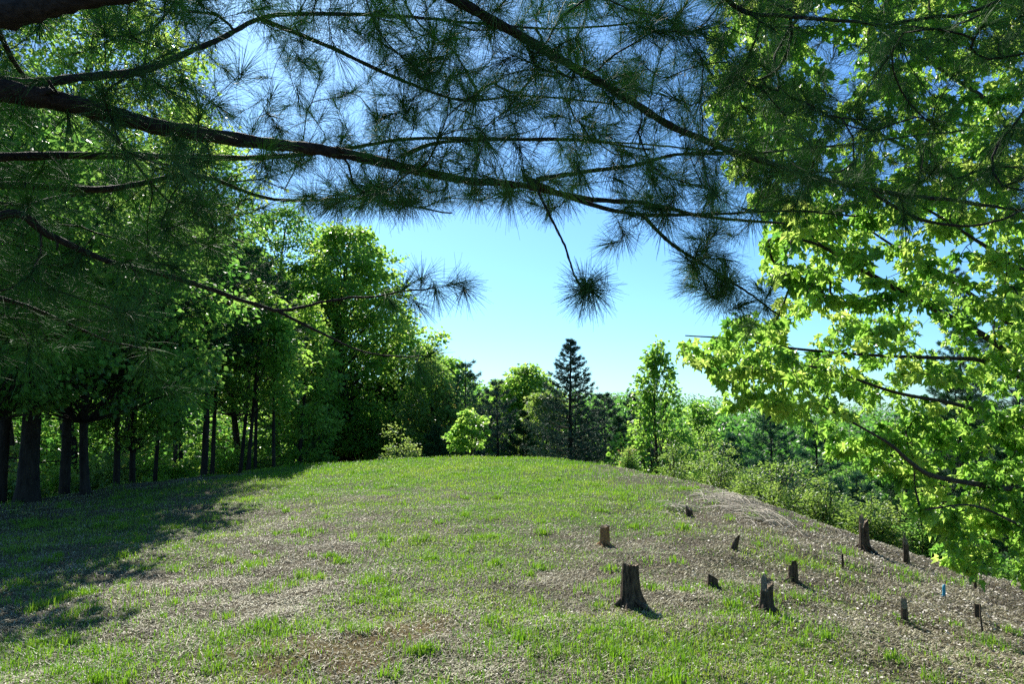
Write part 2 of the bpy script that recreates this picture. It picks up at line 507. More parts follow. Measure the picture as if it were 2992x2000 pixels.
# ------------------------------------------------------------------ the overhanging pine
def foreground_pine():
    base = np.array([-1.75, 1.9]); bz = float(terrain(*base))
    root = empty("pine_tree", (base[0], base[1], bz), "nearest pine whose long dark boughs and needle tufts hang across the top of the view", "tree")
    tk = Tubes()
    zz = np.linspace(-.1, 9.5, 26)
    tk.add(np.stack([base[0] + .12 * np.sin(zz * .5), base[1] + .08 * np.sin(zz * .7 + 1), bz + zz], 1), np.interp(zz, [-.1, .3, 2, 9.5], [.26, .2, .17, .05]), 14, rough=.04)
    tk.build("trunk", M['bark_near'], root)
    tx_, ty_ = base[0], base[1]
    def stem(z): return np.array([tx_ + .12 * math.sin(z * .5), ty_ + .08 * math.sin(z * .7 + 1), z + bz])
    B = [  # pixel waypoints with distance ahead, radii start/end
        ([(0, 205, 1.95), (160, 235, 2.05), (350, 285, 2.2), (600, 322, 2.45), (800, 345, 2.6), (950, 378, 2.75), (1080, 400, 2.9), (1200, 405, 3.0), (1330, 428, 3.15), (1480, 440, 3.3), (1640, 470, 3.5), (1800, 480, 3.7)], .033, .006, 2.5),
        ([(-200, -300, 2.1), (400, -240, 2.2), (900, -60, 2.4), (1130, 50, 2.5), (1400, 205, 2.65), (1560, 300, 2.75), (1750, 375, 2.9), (2000, 440, 3.1), (2200, 470, 3.25), (2346, 492, 3.4), (2600, 520, 3.7)], .026, .005, 3.3),
        ([(-60, 30, 1.7), (120, 8, 1.7), (320, -30, 1.75), (700, -130, 1.9), (1200, -260, 2.2)], .045, .015, 2.7),
        ([(0, 185, 2.0), (200, 178, 2.2), (350, 158, 2.4), (480, 105, 2.6), (620, 45, 2.8), (800, 42, 3.0), (1000, 50, 3.2), (1250, 75, 3.4), (1480, 60, 3.6)], .017, .004, 2.55),
        ([(0, 362, 2.3), (300, 360, 2.6), (560, 362, 2.9), (760, 348, 3.2), (960, 318, 3.5), (1180, 322, 3.7), (1450, 328, 4.0), (1700, 352, 4.2)], .016, .004, 2.15),
        ([(0, 425, 2.5), (250, 432, 2.8), (450, 400, 3.1), (640, 452, 3.4), (860, 452, 3.6), (1050, 480, 3.8)], .017, .004, 2.1),
        ([(0, 495, 2.0), (120, 545, 2.1), (250, 600, 2.25), (420, 645, 2.4), (600, 708, 2.6), (660, 718, 2.7), (760, 700, 2.8), (870, 690, 2.9), (1000, 672, 3.0)], .013, .003, 1.85),
        ([(640, 716, 2.68), (740, 765, 2.75), (850, 815, 2.8), (985, 822, 2.9)], .006, .002, None),
        ([(600, 45, 2.8), (760, 110, 3.0), (930, 190, 3.2), (1060, 235, 3.4), (1200, 225, 3.5), (1400, 250, 3.7)], .010, .004, None),
        ([(920, 358, 2.72), (1000, 330, 2.8), (1150, 322, 2.95), (1350, 322, 3.1), (1500, 345, 3.3)], .009, .004, None),
        ([(1230, 412, 3.03), (1330, 395, 3.1), (1450, 380, 3.2), (1560, 352, 3.3), (1720, 352, 3.5), (1950, 330, 3.8), (2200, 300, 4.0)], .011, .004, None),
        ([(1200, 408, 3.0), (1300, 450, 3.05), (1450, 490, 3.15), (1600, 492, 3.3), (1780, 480, 3.5), (1960, 490, 3.7)], .013, .004, None),
        ([(1225, 420, 3.0), (1255, 490, 2.85), (1290, 560, 2.7), (1312, 625, 2.6), (1330, 655, 2.55)], .006, .0025, None),
        ([(1470, 492, 3.15), (1540, 560, 3.1), (1620, 610, 3.1), (1720, 670, 3.1), (1790, 720, 3.1)], .009, .003, None),
        ([(2000, 445, 3.1), (2100, 498, 3.1), (2200, 515, 3.15), (2290, 505, 3.2), (2360, 475, 3.3)], .008, .004, None),
        ([(1500, -200, 2.4), (1680, 5, 2.6), (1800, 30, 2.7), (1960, 45, 2.8), (2160, 60, 3.0), (2300, 10, 3.1)], .012, .004, 4.6),
        ([(-200, 640, 2.3), (50, 700, 2.5), (200, 770, 2.7), (330, 800, 2.9)], .012, .003, 1.9),
        ([(-60, -60, 1.9), (60, 180, 2.2), (250, 300, 2.6), (400, 470, 3.0), (560, 560, 3.4)], .010, .003, 3.1),
    ]
    boughs = []
    for pts, r0, r1, zr in B:
        P = np.array([at(a, b, d) for a, b, d in pts])
        if zr is not None: P = np.vstack([stem(zr), P])
        Q = smooth_path(P, 9)
        Q = Q + .008 * np.cumsum(rng.normal(size=Q.shape) * .25, axis=0) * np.linspace(0, 1, len(Q))[:, None]
        s = np.linspace(0, 1, len(Q))
        boughs.append((Q, r0 + (r1 - r0) * s ** .75))
    # boughs above the view
    for k in range(7):
        a = U(-.9, 1.1); z0 = U(4.0, 7.5); L = U(2.6, 4.2)
        s = np.linspace(0, 1, 22)[:, None]
        P = stem(z0)[None] + s * L * np.array([math.sin(a), math.cos(a), 0]) + np.array([0, 0, 1]) * (.25 * L * (s ** 2 - .4 * s))
        boughs.append((P, np.linspace(.03, .006, 22)))
    # foliage points
    low_x = [-400, 0, 150, 300, 400, 520, 640, 700, 800, 1000, 1150, 1290, 1360, 1450, 1600, 1750, 1850, 1950, 2346, 2900]
    low_y = [900, 850, 820, 790, 680, 600, 470, 415, 470, 470, 475, 430, 430, 500, 560, 520, 540, 500, 520, 520]
    T = []
    holes = [(600, 140, 120, .75), (830, 260, 110, .6), (1900, 130, 110, .8), (1350, 375, 55, .7), (760, 60, 90, .5), (2200, 150, 150, .55), (80, 330, 140, .5), (180, 120, 150, .5), (330, 420, 110, .5), (520, 250, 120, .45), (1150, 560, 120, .5)]
    while len(T) < 1720:
        x = U(-350, 2800); y = U(-120, 880)
        ly = np.interp(x, low_x, low_y)
        if y > ly: continue
        if y > 480 and U() < .4: continue
        if x < 650 and U() < .22: continue
        if x > 1800 and U() < .42: continue
        w = 1
        for hx, hy, hr, hs in holes: w -= hs * math.exp(-((x - hx) ** 2 + (y - hy) ** 2) / hr ** 2)
        w *= .45 + 1.1 * float(fbm(x, y, 160, 40, 2))
        if U() > w: continue
        D = U(2.2, 4.5) if x > 500 else U(1.9, 3.9)
        T.append(at(x, y, D))
    while len(T) < 1840:
        T.append(at(U(-500, 2700), U(-1000, -120), U(1.6, 4.2)))
    for x, y, D in [(930, 655, 2.95), (965, 640, 3.0), (1000, 670, 3.0), (1050, 650, 3.0), (1062, 668, 2.95), (900, 700, 2.9), (960, 705, 2.95), (985, 815, 2.9), (960, 850, 2.9),
                    (1335, 655, 2.5), (1345, 668, 2.5), (1352, 650, 2.55), (1338, 680, 2.5), (1360, 672, 2.52),
                    (1395, 560, 3.1), (1430, 540, 3.1), (340, 830, 2.9), (420, 900, 2.9), (300, 740, 2.6), (250, 700, 2.6), (180, 600, 2.2), (120, 660, 2.4)]:
        T.append(at(x, y, D))
    for k in range(34):
        T.append(at(U(690, 1330), U(425, 478), U(2.8, 3.7)))
    for k in range(30):
        s = U(0, 1); T.append(at(1560 + 220 * s + rng.normal() * 30, 570 + 150 * s + rng.normal() * 28 + 8, U(2.95, 3.3)))
    T = np.array(T)
    tw, ax, bi = grow(boughs, T)
    vis = 0
    for k, (P, R) in enumerate(boughs):
        tb = Tubes(); tb.add(P, R * (1 + .10 * np.sin(np.arange(len(P)) * 1.9 + k) * U(.2, 1, len(P))), 12, rough=.07)
        if k < 7 and k != 2:       # knots and broken stubs
            for _ in range(9):
                i = rng.integers(4, len(P) - 2); d = norm(rng.normal(size=3)); l = min(R[i] * U(1.4, 4), .07)
                tb.add(np.array([P[i], P[i] + d * l * .6, P[i] + d * l + [0, 0, .1 * l]]), [R[i] * .42, R[i] * .3, R[i] * .16], 6)
        br = tb.build("branch", M['bark_near'], root)
        t2 = Tubes()
        for p, r in tw[k]: t2.add(p, r, 5)
        tag(t2.build("twigs", M['bark_near'], br), kind='stuff')
        m = bi == k
        C, A = [T[m]], [ax[m] + .25 * rng.normal(size=(m.sum(), 3))]
        NE = [np.where(np.where(m)[0] >= 1840, rng.integers(95, 125, m.sum()), rng.integers(45, 115, m.sum()))]
        # shorter bundles along the outer part of the twigs
        for p, r in tw[k]:
            if len(p) > 3:
                for q in range(len(p) - 2, max(1, len(p) - 9), -1):
                    if U() < .25: continue
                    C.append(p[q][None]); A.append((p[q] - p[q - 1])[None]); NE.append(np.array([26 if q > len(p) - 5 else 14]))
        C = np.concatenate(C); A = np.concatenate(A)
        if len(C):
            NE = np.concatenate(NE)
            V, F, rn = tufts(C, A, NE, U(.095, .135, len(C)), .00125, spread=(.12, 1.6), back=.09, blunt=True)
            build("needles", V, F, M['needle_near'], br, rn)
foreground_pine()

# ------------------------------------------------------------------ the near maple on the right
def near_maple():
    KD = .79
    bx, by = 4.95, 6.5; bz = float(terrain(bx, by))
    root = empty("maple_tree", (bx, by, bz), "near maple with large bright yellow-green leaves filling the right side", "tree")
    tk = Tubes(); s = np.linspace(0, 1, 24)
    zt = bz - .2 + s * 9
    TX = bx + .15 * np.sin(zt * .6) - .02 * zt; TY = by + .15 * np.cos(zt * .5)
    tk.add(np.stack([TX, TY, zt], 1), np.interp(s, [0, .05, 1], [.24, .16, .03]), 12, rough=.03)
    tk.build("trunk", M['bark_maple'], root)
    def stem(z): return np.array([np.interp(z, zt, TX), np.interp(z, zt, TY), z])
    B = [
        ([(2346, 830, 7.8), (2254, 770, 7.6), (2073, 674, 7.3), (1946, 602, 7.0), (1870, 560, 6.8), (1780, 540, 6.6)], .05, .008, .9),
        ([(2360, 790, 7.9), (2310, 740, 7.8), (2166, 635, 7.9), (2056, 570, 8.1), (1950, 500, 8.3)], .045, .008, 1.3),
        ([(2400, 1130, 7.6), (2346, 1125, 7.4), (2260, 1114, 7.1), (2139, 1092, 6.8), (2084, 1059, 6.6), (2040, 1020, 6.4), (1985, 987, 6.2), (1880, 930, 6.1)], .04, .006, -.3),
        ([(2400, 900, 7.7), (2346, 869, 7.5), (2249, 828, 7.3), (2172, 822, 7.1), (2000, 815, 6.9), (1820, 800, 6.8), (1680, 778, 6.7), (1570, 770, 6.6)], .035, .005, .5),
        ([(2360, 330, 7.6), (2260, 230, 7.4), (2170, 170, 7.3), (2050, 80, 7.2), (1900, 20, 7.1)], .04, .006, 4.2),
        ([(2420, 1250, 7.2), (2346, 1210, 7.0), (2230, 1160, 6.8), (2120, 1170, 6.7)], .025, .005, -.6),
        ([(2350, 500, 7.9), (2200, 400, 7.8), (2000, 300, 7.7), (1850, 220, 7.6), (1700, 120, 7.6)], .04, .006, 3.0),
        ([(2346, 620, 7.4), (2250, 560, 7.0), (2100, 470, 6.7), (1950, 440, 6.5)], .03, .006, 2.0),
        ([(2346, 980, 7.5), (2200, 930, 7.1), (2050, 900, 6.8), (1900, 850, 6.6), (1780, 830, 6.5)], .03, .006, .2),
        ([(2450, 100, 7.6), (2380, -100, 7.4), (2200, -250, 7.2), (2000, -350, 7.2)], .04, .006, 5.5),
    ]
    boughs = []
    for pts, r0, r1, zr in B:
        P = np.array([at(a, b, d * KD) for a, b, d in pts]); P = np.vstack([stem(bz + 1.3 + zr * .79), P]); r0 *= .8; r1 *= .8
        Q = smooth_path(P, 8); s = np.linspace(0, 1, len(Q))
        boughs.append((Q, r0 + (r1 - r0) * s ** .8))
    for k in range(9):                  # limbs on the far side, away from the view
        a = U(.3, 3.4); z0 = U(.8, 7); L = U(1.3, 2.4)
        s = np.linspace(0, 1, 14)[:, None]
        P = stem(bz + z0)[None] + s * L * np.array([math.sin(a), math.cos(a), .55]); boughs.append((P, np.linspace(.03, .006, 14)))
    ly = [-500, -200, 0, 80, 200, 300, 400, 500, 560, 620, 690, 740, 780, 820, 880, 930, 960, 1000, 1060, 1100, 1200, 1300, 1370]
    lx = [1900, 1740, 1680, 1630, 1610, 1640, 1690, 1760, 1735, 1760, 1790, 1640, 1550, 1580, 1640, 1650, 1840, 1850, 1960, 2040, 2080, 2190, 2300]
    T = []
    gaps = [(1860, 770, 55, 1.2), (1900, 120, 90, 1.0), (2010, 620, 40, .6), (2250, 620, 45, .6), (1780, 300, 60, .6), (2230, 790, 40, .6), (2120, 760, 30, .5), (2150, 1000, 70, .35), (2330, 1290, 60, .8), (2100, 1200, 60, .5), (1720, 880, 40, .5), (1760, 690, 50, .7)]
    while len(T) < 2900:
        y = U(-500, 1340); x = U(1540, 3000)
        if x < np.interp(y, ly, lx): continue
        if x > 2450 and U() < .5: continue
        w = 1
        for hx, hy, hr, hs in gaps: w -= hs * math.exp(-((x - hx) ** 2 + (y - hy) ** 2) / hr ** 2)
        w *= .35 + 1.2 * float(fbm(x, y, 130, 50, 2)); 
        if U() > w: continue
        edge = np.clip((x - np.interp(y, ly, lx)) / 400, 0, 1)
        mid = 6.7 + .9 * edge
        D = mid + rng.normal() * (.35 + .75 * edge)
        if y > 950: D = U(6.9, 8.3)
        p = at(x, y, max(D, 5.6) * KD)
        if p[2] < float(terrain(p[0], p[1])) + .35: continue
        T.append(p)
    T = np.array(T)
    tw, ax, bi = grow(boughs, T, step=.13, tip_r=.0018, max_r=.016)
    for k, (P, R) in enumerate(boughs):
        tb = Tubes(); tb.add(P, R, 9, rough=.04)
        br = tb.build("branch", M['bark_maple'], root)
        t2 = Tubes()
        for p, r in tw[k]: t2.add(p, r, 4)
        tag(t2.build("twigs", M['bark_maple'], br), kind='stuff')
        m = np.where(bi == k)[0]
        if not len(m): continue
        ne = rng.integers(12, 20, len(m)); idx = np.repeat(m, ne); n = len(idx)
        out = ax[idx] * .5 + rng.normal(size=(n, 3)) * np.array([1, 1, .35])
        P_ = T[idx] - ax[idx] * U(0, .13, n)[:, None] + norm(out) * U(.015, .07, n)[:, None]
        rn = np.clip(rng.normal(.52, .27, len(T))[idx] + rng.normal(0, .14, n), 0, 1)
        V, F, r_ = leaves(P_, norm(out), .074, 'maple', rn, droop=1.15, upn=.45, jit=.35)
        build("foliage", V, F, M['maple_near'], br, r_)
near_maple()

# ------------------------------------------------------------------ trees further off
def lobes(a, t, seed):
    return 1 + .55 * (fbm(a * 1.3 + 20, t * 4, .8, seed, 2) - .5) * 2

def broadleaf(root, x, y, H, cb, R, leaf=.12, n_clump=260, per=60, mat='maple', prof='oval', trunk_r=.15, clump_r=.55,
              shape='kite', seed=0, lean=0, droop=.5, flat=.5, bright=.5, inner=.35, stems=1, limb_share=.35, part='crown'):
    bz = float(terrain(x, y)) - .05
    root_z = bz
    R = max(R - clump_r * .75, R * .4)
    t = rng.beta(*{'oval': (1.15, 1.25), 'cone': (1.0, 1.7), 'round': (1.1, 1.1), 'bush': (1.0, 1.2), 'column': (1, 1.25)}[prof], n_clump)
    f = {'oval': np.sin(math.pi * np.clip(t * .86 + .14, 0, 1) ** .85) ** .65, 'cone': (1 - t) ** .75 * .95 + .05,
         'round': np.sqrt(np.clip(1 - (2 * t - 1) ** 2, .02, 1)), 'bush': np.sqrt(np.clip(1 - (t * .96) ** 2, 0, 1)),
         'column': np.clip(1 - t, 0.03, 1) ** .6 * (.6 + .4 * np.sin(math.pi * np.clip(t + .3, 0, 1)))}[prof]
    a = U(0, 2 * math.pi, n_clump)
    rr = R * f * lobes(a, t, 60 + seed * 7) * np.maximum(U(inner, 1.08, n_clump), U(inner, 1.08, n_clump))
    zc = bz + cb + t * (H - cb)
    if prof == 'bush': zc = bz + (zc - bz) * U(.55, 1.22, n_clump)
    C = np.stack([x + lean * (zc - bz) + rr * np.cos(a), y + rr * np.sin(a), zc], 1)
    # leaves
    ne = np.maximum(4, rng.normal(per, per * .35, n_clump).astype(int)); idx = np.repeat(np.arange(n_clump), ne); n = len(idx)
    cr = clump_r * U(.6, 1.3, n_clump)
    off = norm(rng.normal(size=(n, 3))) * (U(0, 1, n) ** .5)[:, None] * cr[idx][:, None] * np.array([1, 1, flat])
    outd = norm(np.stack([np.cos(a), np.sin(a), np.full(n_clump, .1)], 1))[idx] + norm(off) * .6
    rn = np.clip(bright + rng.normal(0, .16, n_clump)[idx] + rng.normal(0, .14, n), 0, 1)
    P = C[idx] + off
    P[:, 2] = np.maximum(P[:, 2], bz + .12)
    V, F, r_ = leaves(P, outd, leaf, shape, rn, droop=droop, upn=.8)
    # wood
    tb = Tubes()
    zs = np.linspace(0, (H - cb) * .93 + cb if prof != 'bush' else cb + (H - cb) * .5, 16)
    for s_ in range(stems):
        ox, oy = (0, 0) if s_ == 0 else rng.normal(size=2) * R * .25
        wob = U(0, 6)
        TX = x + lean * zs + .05 * R * np.sin(zs * .9 + wob) + ox * zs / H; TY = y + .05 * R * np.cos(zs * .8 + wob) + oy * zs / H
        tb.add(np.stack([TX, TY, bz - .1 + zs], 1), trunk_r * np.interp(zs / H, [0, .04, .5, 1], [1.35, 1.0, .6, .12]), 10, rough=.04)
    pick = rng.permutation(n_clump)[:int(n_clump * limb_share)]
    for k in pick:
        z0 = max(bz + .85 * cb, C[k, 2] - rr[k] * (U(.5, 1.1) if prof != 'column' else U(1.3, 2.2)) - .2); z0 = min(z0, bz + zs[-1] * .95)
        h = z0 - bz
        p0 = np.array([np.interp(h, zs, TX), np.interp(h, zs, TY), z0])
        c = p0 + (C[k] - p0) * .5 + np.array([0, 0, -.08 * rr[k]]) + rng.normal(size=3) * .05 * rr[k]
        q = np.linspace(0, 1, 7)[:, None]
        Pk = (1 - q) ** 2 * p0 + 2 * q * (1 - q) * c + q ** 2 * C[k]
        r0 = trunk_r * .17 * (1 - .6 * h / H)
        tb.add(Pk, np.linspace(r0, .008, 7), 5)
    return (V, F, r_), tb

def broadleaf_tree(label, px, D, top, cb, hw, name="maple_tree", cat="tree", group=None, tw=None, **kw):
    """px: column, top: row of the tip, hw: half width of the crown, all in picture units at distance D"""
    x = float(at(px, 1050, D)[0]); y = D
    bz = float(terrain(x, y)); H = float(at(px, top, D)[2]) - bz
    R = hw * K / FPX * D
    root = empty(name, (x, y, bz), label, cat, group)
    (V, F, r_), tb = broadleaf(root, x, y, H, cb * H, R, **kw)
    if kw.get('prof') == 'bush':
        build("foliage", V, F, M[kw.get('mat', 'maple')], root, r_); tb.build("stems", M['bark_maple'], root)
    else:
        build("crown", V, F, M[kw.get('mat', 'maple')], root, r_); tb.build("trunk", M['bark'], root)
    return root

def conifer_tree(label, px, D, top, cb, hw, name="pine_tree", group=None, mat='needle', trunk_r=.12, kind='pine', whorl=.42,
                 per_limb=26, tuft_n=14, tuft_l=.13, tuft_w=.005, dead=0.0, x=None, H=None, irregular=.35, densify=1.0):
    if x is None: x = float(at(px, 1050, D)[0])
    y = D; bz = float(terrain(x, y))
    if H is None: H = float(at(px, top, D)[2]) - bz
    R = hw * K / FPX * D
    root = empty(name, (x, y, bz), label, "tree", group)
    trunk_r = trunk_r * .78; lx_, ly_ = rng.normal(size=2) * .018
    tb = Tubes(); zs = np.linspace(0, H, 18)
    wx, wy = U(0, 6), U(0, 6)
    TX = x + lx_ * zs + .02 * H * .3 * np.sin(zs * .6 + wx) - .006 * H * math.sin(wx); TY = y + ly_ * zs + .02 * H * .3 * np.sin(zs * .5 + wy)
    tb.add(np.stack([TX, TY, bz - .1 + zs], 1), trunk_r * np.interp(zs / H, [0, .03, .5, 1], [1.3, 1, .62, .08]), 12, rough=.05)
    if cb > .2:         # dead stubs below the crown
        for _ in range(16):
            h = U(.12, cb + .1) * H; a = U(0, 6.28); l = U(.2, .9); q = np.linspace(0, 1, 5)
            tb.add(np.stack([np.interp(h, zs, TX) + q * l * math.cos(a), np.interp(h, zs, TY) + q * l * math.sin(a), bz + h + l * (.15 * q - .35 * q ** 2)], 1), np.linspace(.014, .004, 5), 4)
    C, A = [], []
    dead_tb = Tubes()
    z = cb * H
    while z < H * .97:
        t = (z - cb * H) / (H * (1 - cb))
        Lr = R * ((1 - t) ** .85 if kind == 'spruce' else (np.interp(t, [0, .15, .45, 1], [.75, 1, .85, .08])))
        nl = rng.integers(4, 7) if kind == 'pine' else rng.integers(5, 9)
        a0 = U(0, 6.28)
        for k in range(nl):
            a = a0 + k * 2 * math.pi / nl + rng.normal() * .25
            L = max(.08, Lr * (1 - irregular * U() ** 1.5))
            zz = z + rng.normal() * whorl * .2
            rise = {'pine': .18, 'spruce': .05}[kind] + .45 * t
            q = np.linspace(0, 1, 9)
            P = np.stack([np.interp(zz, zs, TX) + L * q * math.cos(a), np.interp(zz, zs, TY) + L * q * math.sin(a),
                          bz + zz + L * (rise * q + (.12 if kind == 'pine' else .10) * (q ** 2) - (.0 if kind == 'pine' else .25 * q * (1 - q)))], 1)
            tb.add(P, np.linspace(max(.006, trunk_r * .22 * (1 - .5 * t)), .004, 9), 4)
            if dead and t < dead and U() < .85: 
                for _ in range(8):
                    s = U(.3, 1); p = np.array([np.interp(s, q, P[:, i]) for i in range(3)])
                    b = a + U(-1.1, 1.1); l = U(.15, .5)
                    tb.add(np.array([p, p + l * np.array([math.cos(b), math.sin(b), U(-.2, .15)])]), [.005, .002], 3)
                if U() < .6: continue
            m = max(4, int(per_limb * densify * (L / R + .15)))
            s = U(.25 if kind == 'pine' else .1, 1.02, m) ** .8
            lat = U(-1, 1, m) * L * .42 * np.sin(math.pi * np.clip(s * .9, 0, 1)) ** .7 * (1.05 - s * .35)
            c = np.stack([np.interp(s, q, P[:, i]) for i in range(3)], 1)
            c[:, 0] += -lat * math.sin(a); c[:, 1] += lat * math.cos(a)
            c[:, 2] += rng.normal(size=m) * .05 * L * .5 + (.03 if kind == 'pine' else -.03)
            C.append(c)
            A.append(np.stack([math.cos(a) - .9 * np.sign(lat) * math.sin(a) * .8, math.sin(a) + .9 * np.sign(lat) * math.cos(a) * .8, np.full(m, .35)], 1) + rng.normal(size=(m, 3)) * .35)
        z += whorl * U(.75, 1.25)
    C = np.concatenate(C); A = np.concatenate(A)
    V, F, rn = tufts(C, A, tuft_n, tuft_l, tuft_w, spread=(.1, 1.3) if kind == 'pine' else (.2, 1.2), back=.08)
    build("crown", V, F, M[mat], root, rn)
    tb.build("trunk", M['bark'], root)
    return root

# --- left wood edge: row of dark pines
G1 = "dark pines along the left edge of the mound"
for px, D, top, cb, hw, tr, lab in [
    (70, 13.6, 330, .30, 480, .22, "thickest dark pine trunk, leftmost in the row at the edge of the mound"),
    (150, 15.4, 400, .36, 330, .13, "slimmer dark pine just right of the thickest left trunk"),
    (270, 16.4, 440, .34, 290, .09, "thin dark pine, fourth trunk from the left"),
    (355, 20.5, 480, .40, 230, .08, "thin dark pine, sixth trunk from the left, before the lit brush"),
    (465, 19.0, 490, .50, 170, .115, "dark reddish pine trunk standing at the shaded tip of the mound"),
    (492, 21.0, 520, .55, 130, .085, "slim pine right behind the dark reddish trunk"),
    (545, 22.5, 560, .55, 120, .085, "slim pine with pale bluish lower side, ahead of lit brush"),
    (588, 23.5, 600, .55, 110, .08, "short slim pine, second from the right end of the row"),
    (633, 21.5, 640, .6, 100, .075, "slim pine ending the row, nearest the tall maple"),
]:
    conifer_tree(lab, px, D, top, cb, hw, group=G1, trunk_r=tr, per_limb=30, tuft_n=13, tuft_l=.15, tuft_w=.012 if D < 17 else .010, densify=2.2 if D < 17 else 1.5)
for x, D, H, lab in [(-10.2, 15.6, 9.0, "tall pine behind the thickest left trunk")]:
    conifer_tree(lab, 0, D, 0, .3, 480, group=G1, trunk_r=.17, x=x, H=H, tuft_l=.15, tuft_w=.012, densify=1.8, irregular=.2)


# --- broadleaf trees behind the row
BL = [
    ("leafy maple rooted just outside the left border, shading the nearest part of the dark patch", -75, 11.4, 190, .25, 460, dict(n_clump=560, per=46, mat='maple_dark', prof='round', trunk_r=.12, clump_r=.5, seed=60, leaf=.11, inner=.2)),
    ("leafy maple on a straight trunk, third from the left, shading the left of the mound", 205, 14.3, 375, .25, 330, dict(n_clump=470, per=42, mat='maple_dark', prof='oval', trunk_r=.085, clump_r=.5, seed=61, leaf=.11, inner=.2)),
    ("slender leafy tree on the fifth trunk from the left", 312, 17.0, 520, .24, 190, dict(n_clump=260, per=38, mat='maple', prof='oval', trunk_r=.07, clump_r=.45, seed=62, leaf=.11, inner=.2)),
    ("young maple with mid-green leaves in front of the slim pines", 575, 20.5, 650, .45, 130, dict(n_clump=200, per=36, mat='maple', prof='oval', trunk_r=.07, clump_r=.4, seed=63, leaf=.12, bright=.4)),
    ("small layered maple with pale sunlit sprays left of the tall maple", 690, 25.0, 660, .22, 95, dict(n_clump=200, per=34, mat='maple', prof='oval', trunk_r=.07, clump_r=.35, seed=64, leaf=.13, bright=.55)),
    ("tall maple with sunlit yellow-green top right of the dark pine row", 778, 31.0, 512, .16, 190, dict(n_clump=760, per=46, mat='maple', prof='oval', trunk_r=.25, clump_r=.65, seed=1, bright=.5, leaf=.16)),
    ("slim maple stem and foliage tucked behind the tall maple", 800, 33.5, 640, .16, 120, dict(n_clump=200, per=45, mat='maple_dark', trunk_r=.09, seed=2, leaf=.13)),
    ("rounded maple on the right shoulder of the tall maple", 925, 34.0, 750, .08, 110, dict(n_clump=300, per=45, mat='maple', trunk_r=.12, seed=3, leaf=.14, bright=.6)),
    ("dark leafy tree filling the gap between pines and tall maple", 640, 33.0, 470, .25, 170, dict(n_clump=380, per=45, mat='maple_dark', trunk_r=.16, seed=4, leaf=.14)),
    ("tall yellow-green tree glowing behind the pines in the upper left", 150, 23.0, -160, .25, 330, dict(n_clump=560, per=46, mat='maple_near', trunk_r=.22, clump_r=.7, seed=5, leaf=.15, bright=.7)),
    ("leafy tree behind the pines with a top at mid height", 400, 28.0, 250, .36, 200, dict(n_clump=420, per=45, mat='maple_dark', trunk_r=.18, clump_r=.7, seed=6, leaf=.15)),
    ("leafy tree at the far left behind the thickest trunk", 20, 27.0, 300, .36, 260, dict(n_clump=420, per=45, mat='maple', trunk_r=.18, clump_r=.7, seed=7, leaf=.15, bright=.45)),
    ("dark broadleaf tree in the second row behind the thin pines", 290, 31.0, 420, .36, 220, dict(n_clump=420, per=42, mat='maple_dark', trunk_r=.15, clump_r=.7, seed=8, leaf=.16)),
    ("broadleaf tree behind the slim pines, seen between their trunks", 540, 32.0, 560, .36, 200, dict(n_clump=380, per=42, mat='maple', trunk_r=.15, clump_r=.7, seed=9, leaf=.16, bright=.45)),
]
for lab, px, D, top, cb, hw, kw in BL:
    broadleaf_tree(lab, px, D, top, cb, hw, **kw)

# sunlit brush seen between the trunks
GB = "leafy understory shrubs between and behind the left trunks"
for k, (px, D, top, hw, mat, lab) in enumerate([
    (20, 19, 1060, 100, 'shrub', "pale leafy shrub low at the far left border"),
    (120, 21, 1040, 110, 'maple', "leafy shrub between the first and second left trunks"),
    (235, 20, 1050, 90, 'shrub', "sunlit shrub right of the third left trunk"),
    (330, 23, 1040, 100, 'maple', "green shrub between the fifth and sixth left trunks"),
    (410, 22, 1050, 80, 'maple_near', "bright yellow-green shrub left of the dark reddish trunk"),
    (520, 26, 1035, 90, 'maple', "green shrub behind the slim pines at the mound tip"),
    (600, 27, 1010, 80, 'shrub', "sunlit low shrub between the last two slim pines"),
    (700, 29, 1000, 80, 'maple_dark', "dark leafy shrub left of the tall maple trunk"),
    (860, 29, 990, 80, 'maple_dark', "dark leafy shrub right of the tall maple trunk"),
    (30, 37, 900, 150, 'maple_near', "tall bright shrub seen far back at the left border"),
    (170, 39, 920, 140, 'maple_near', "tall sunlit shrub far behind the second and third left trunks"),
    (300, 41, 910, 140, 'maple_near', "tall sunlit shrub far behind the fourth and fifth left trunks"),
    (430, 40, 930, 130, 'maple_near', "tall sunlit shrub far behind the dark reddish trunk"),
    (560, 42, 940, 130, 'maple_near', "tall sunlit shrub far behind the slim pines"),
]):
    broadleaf_tree(lab, px, D, top, .02, hw, name="shrub", cat="shrub", group=GB, prof='bush', mat=mat, n_clump=130 if D < 35 else 260, per=45, clump_r=.4, leaf=.11 if D < 35 else .16, seed=10 + k, trunk_r=.03, stems=3, bright=.6, droop=.3, inner=.2)

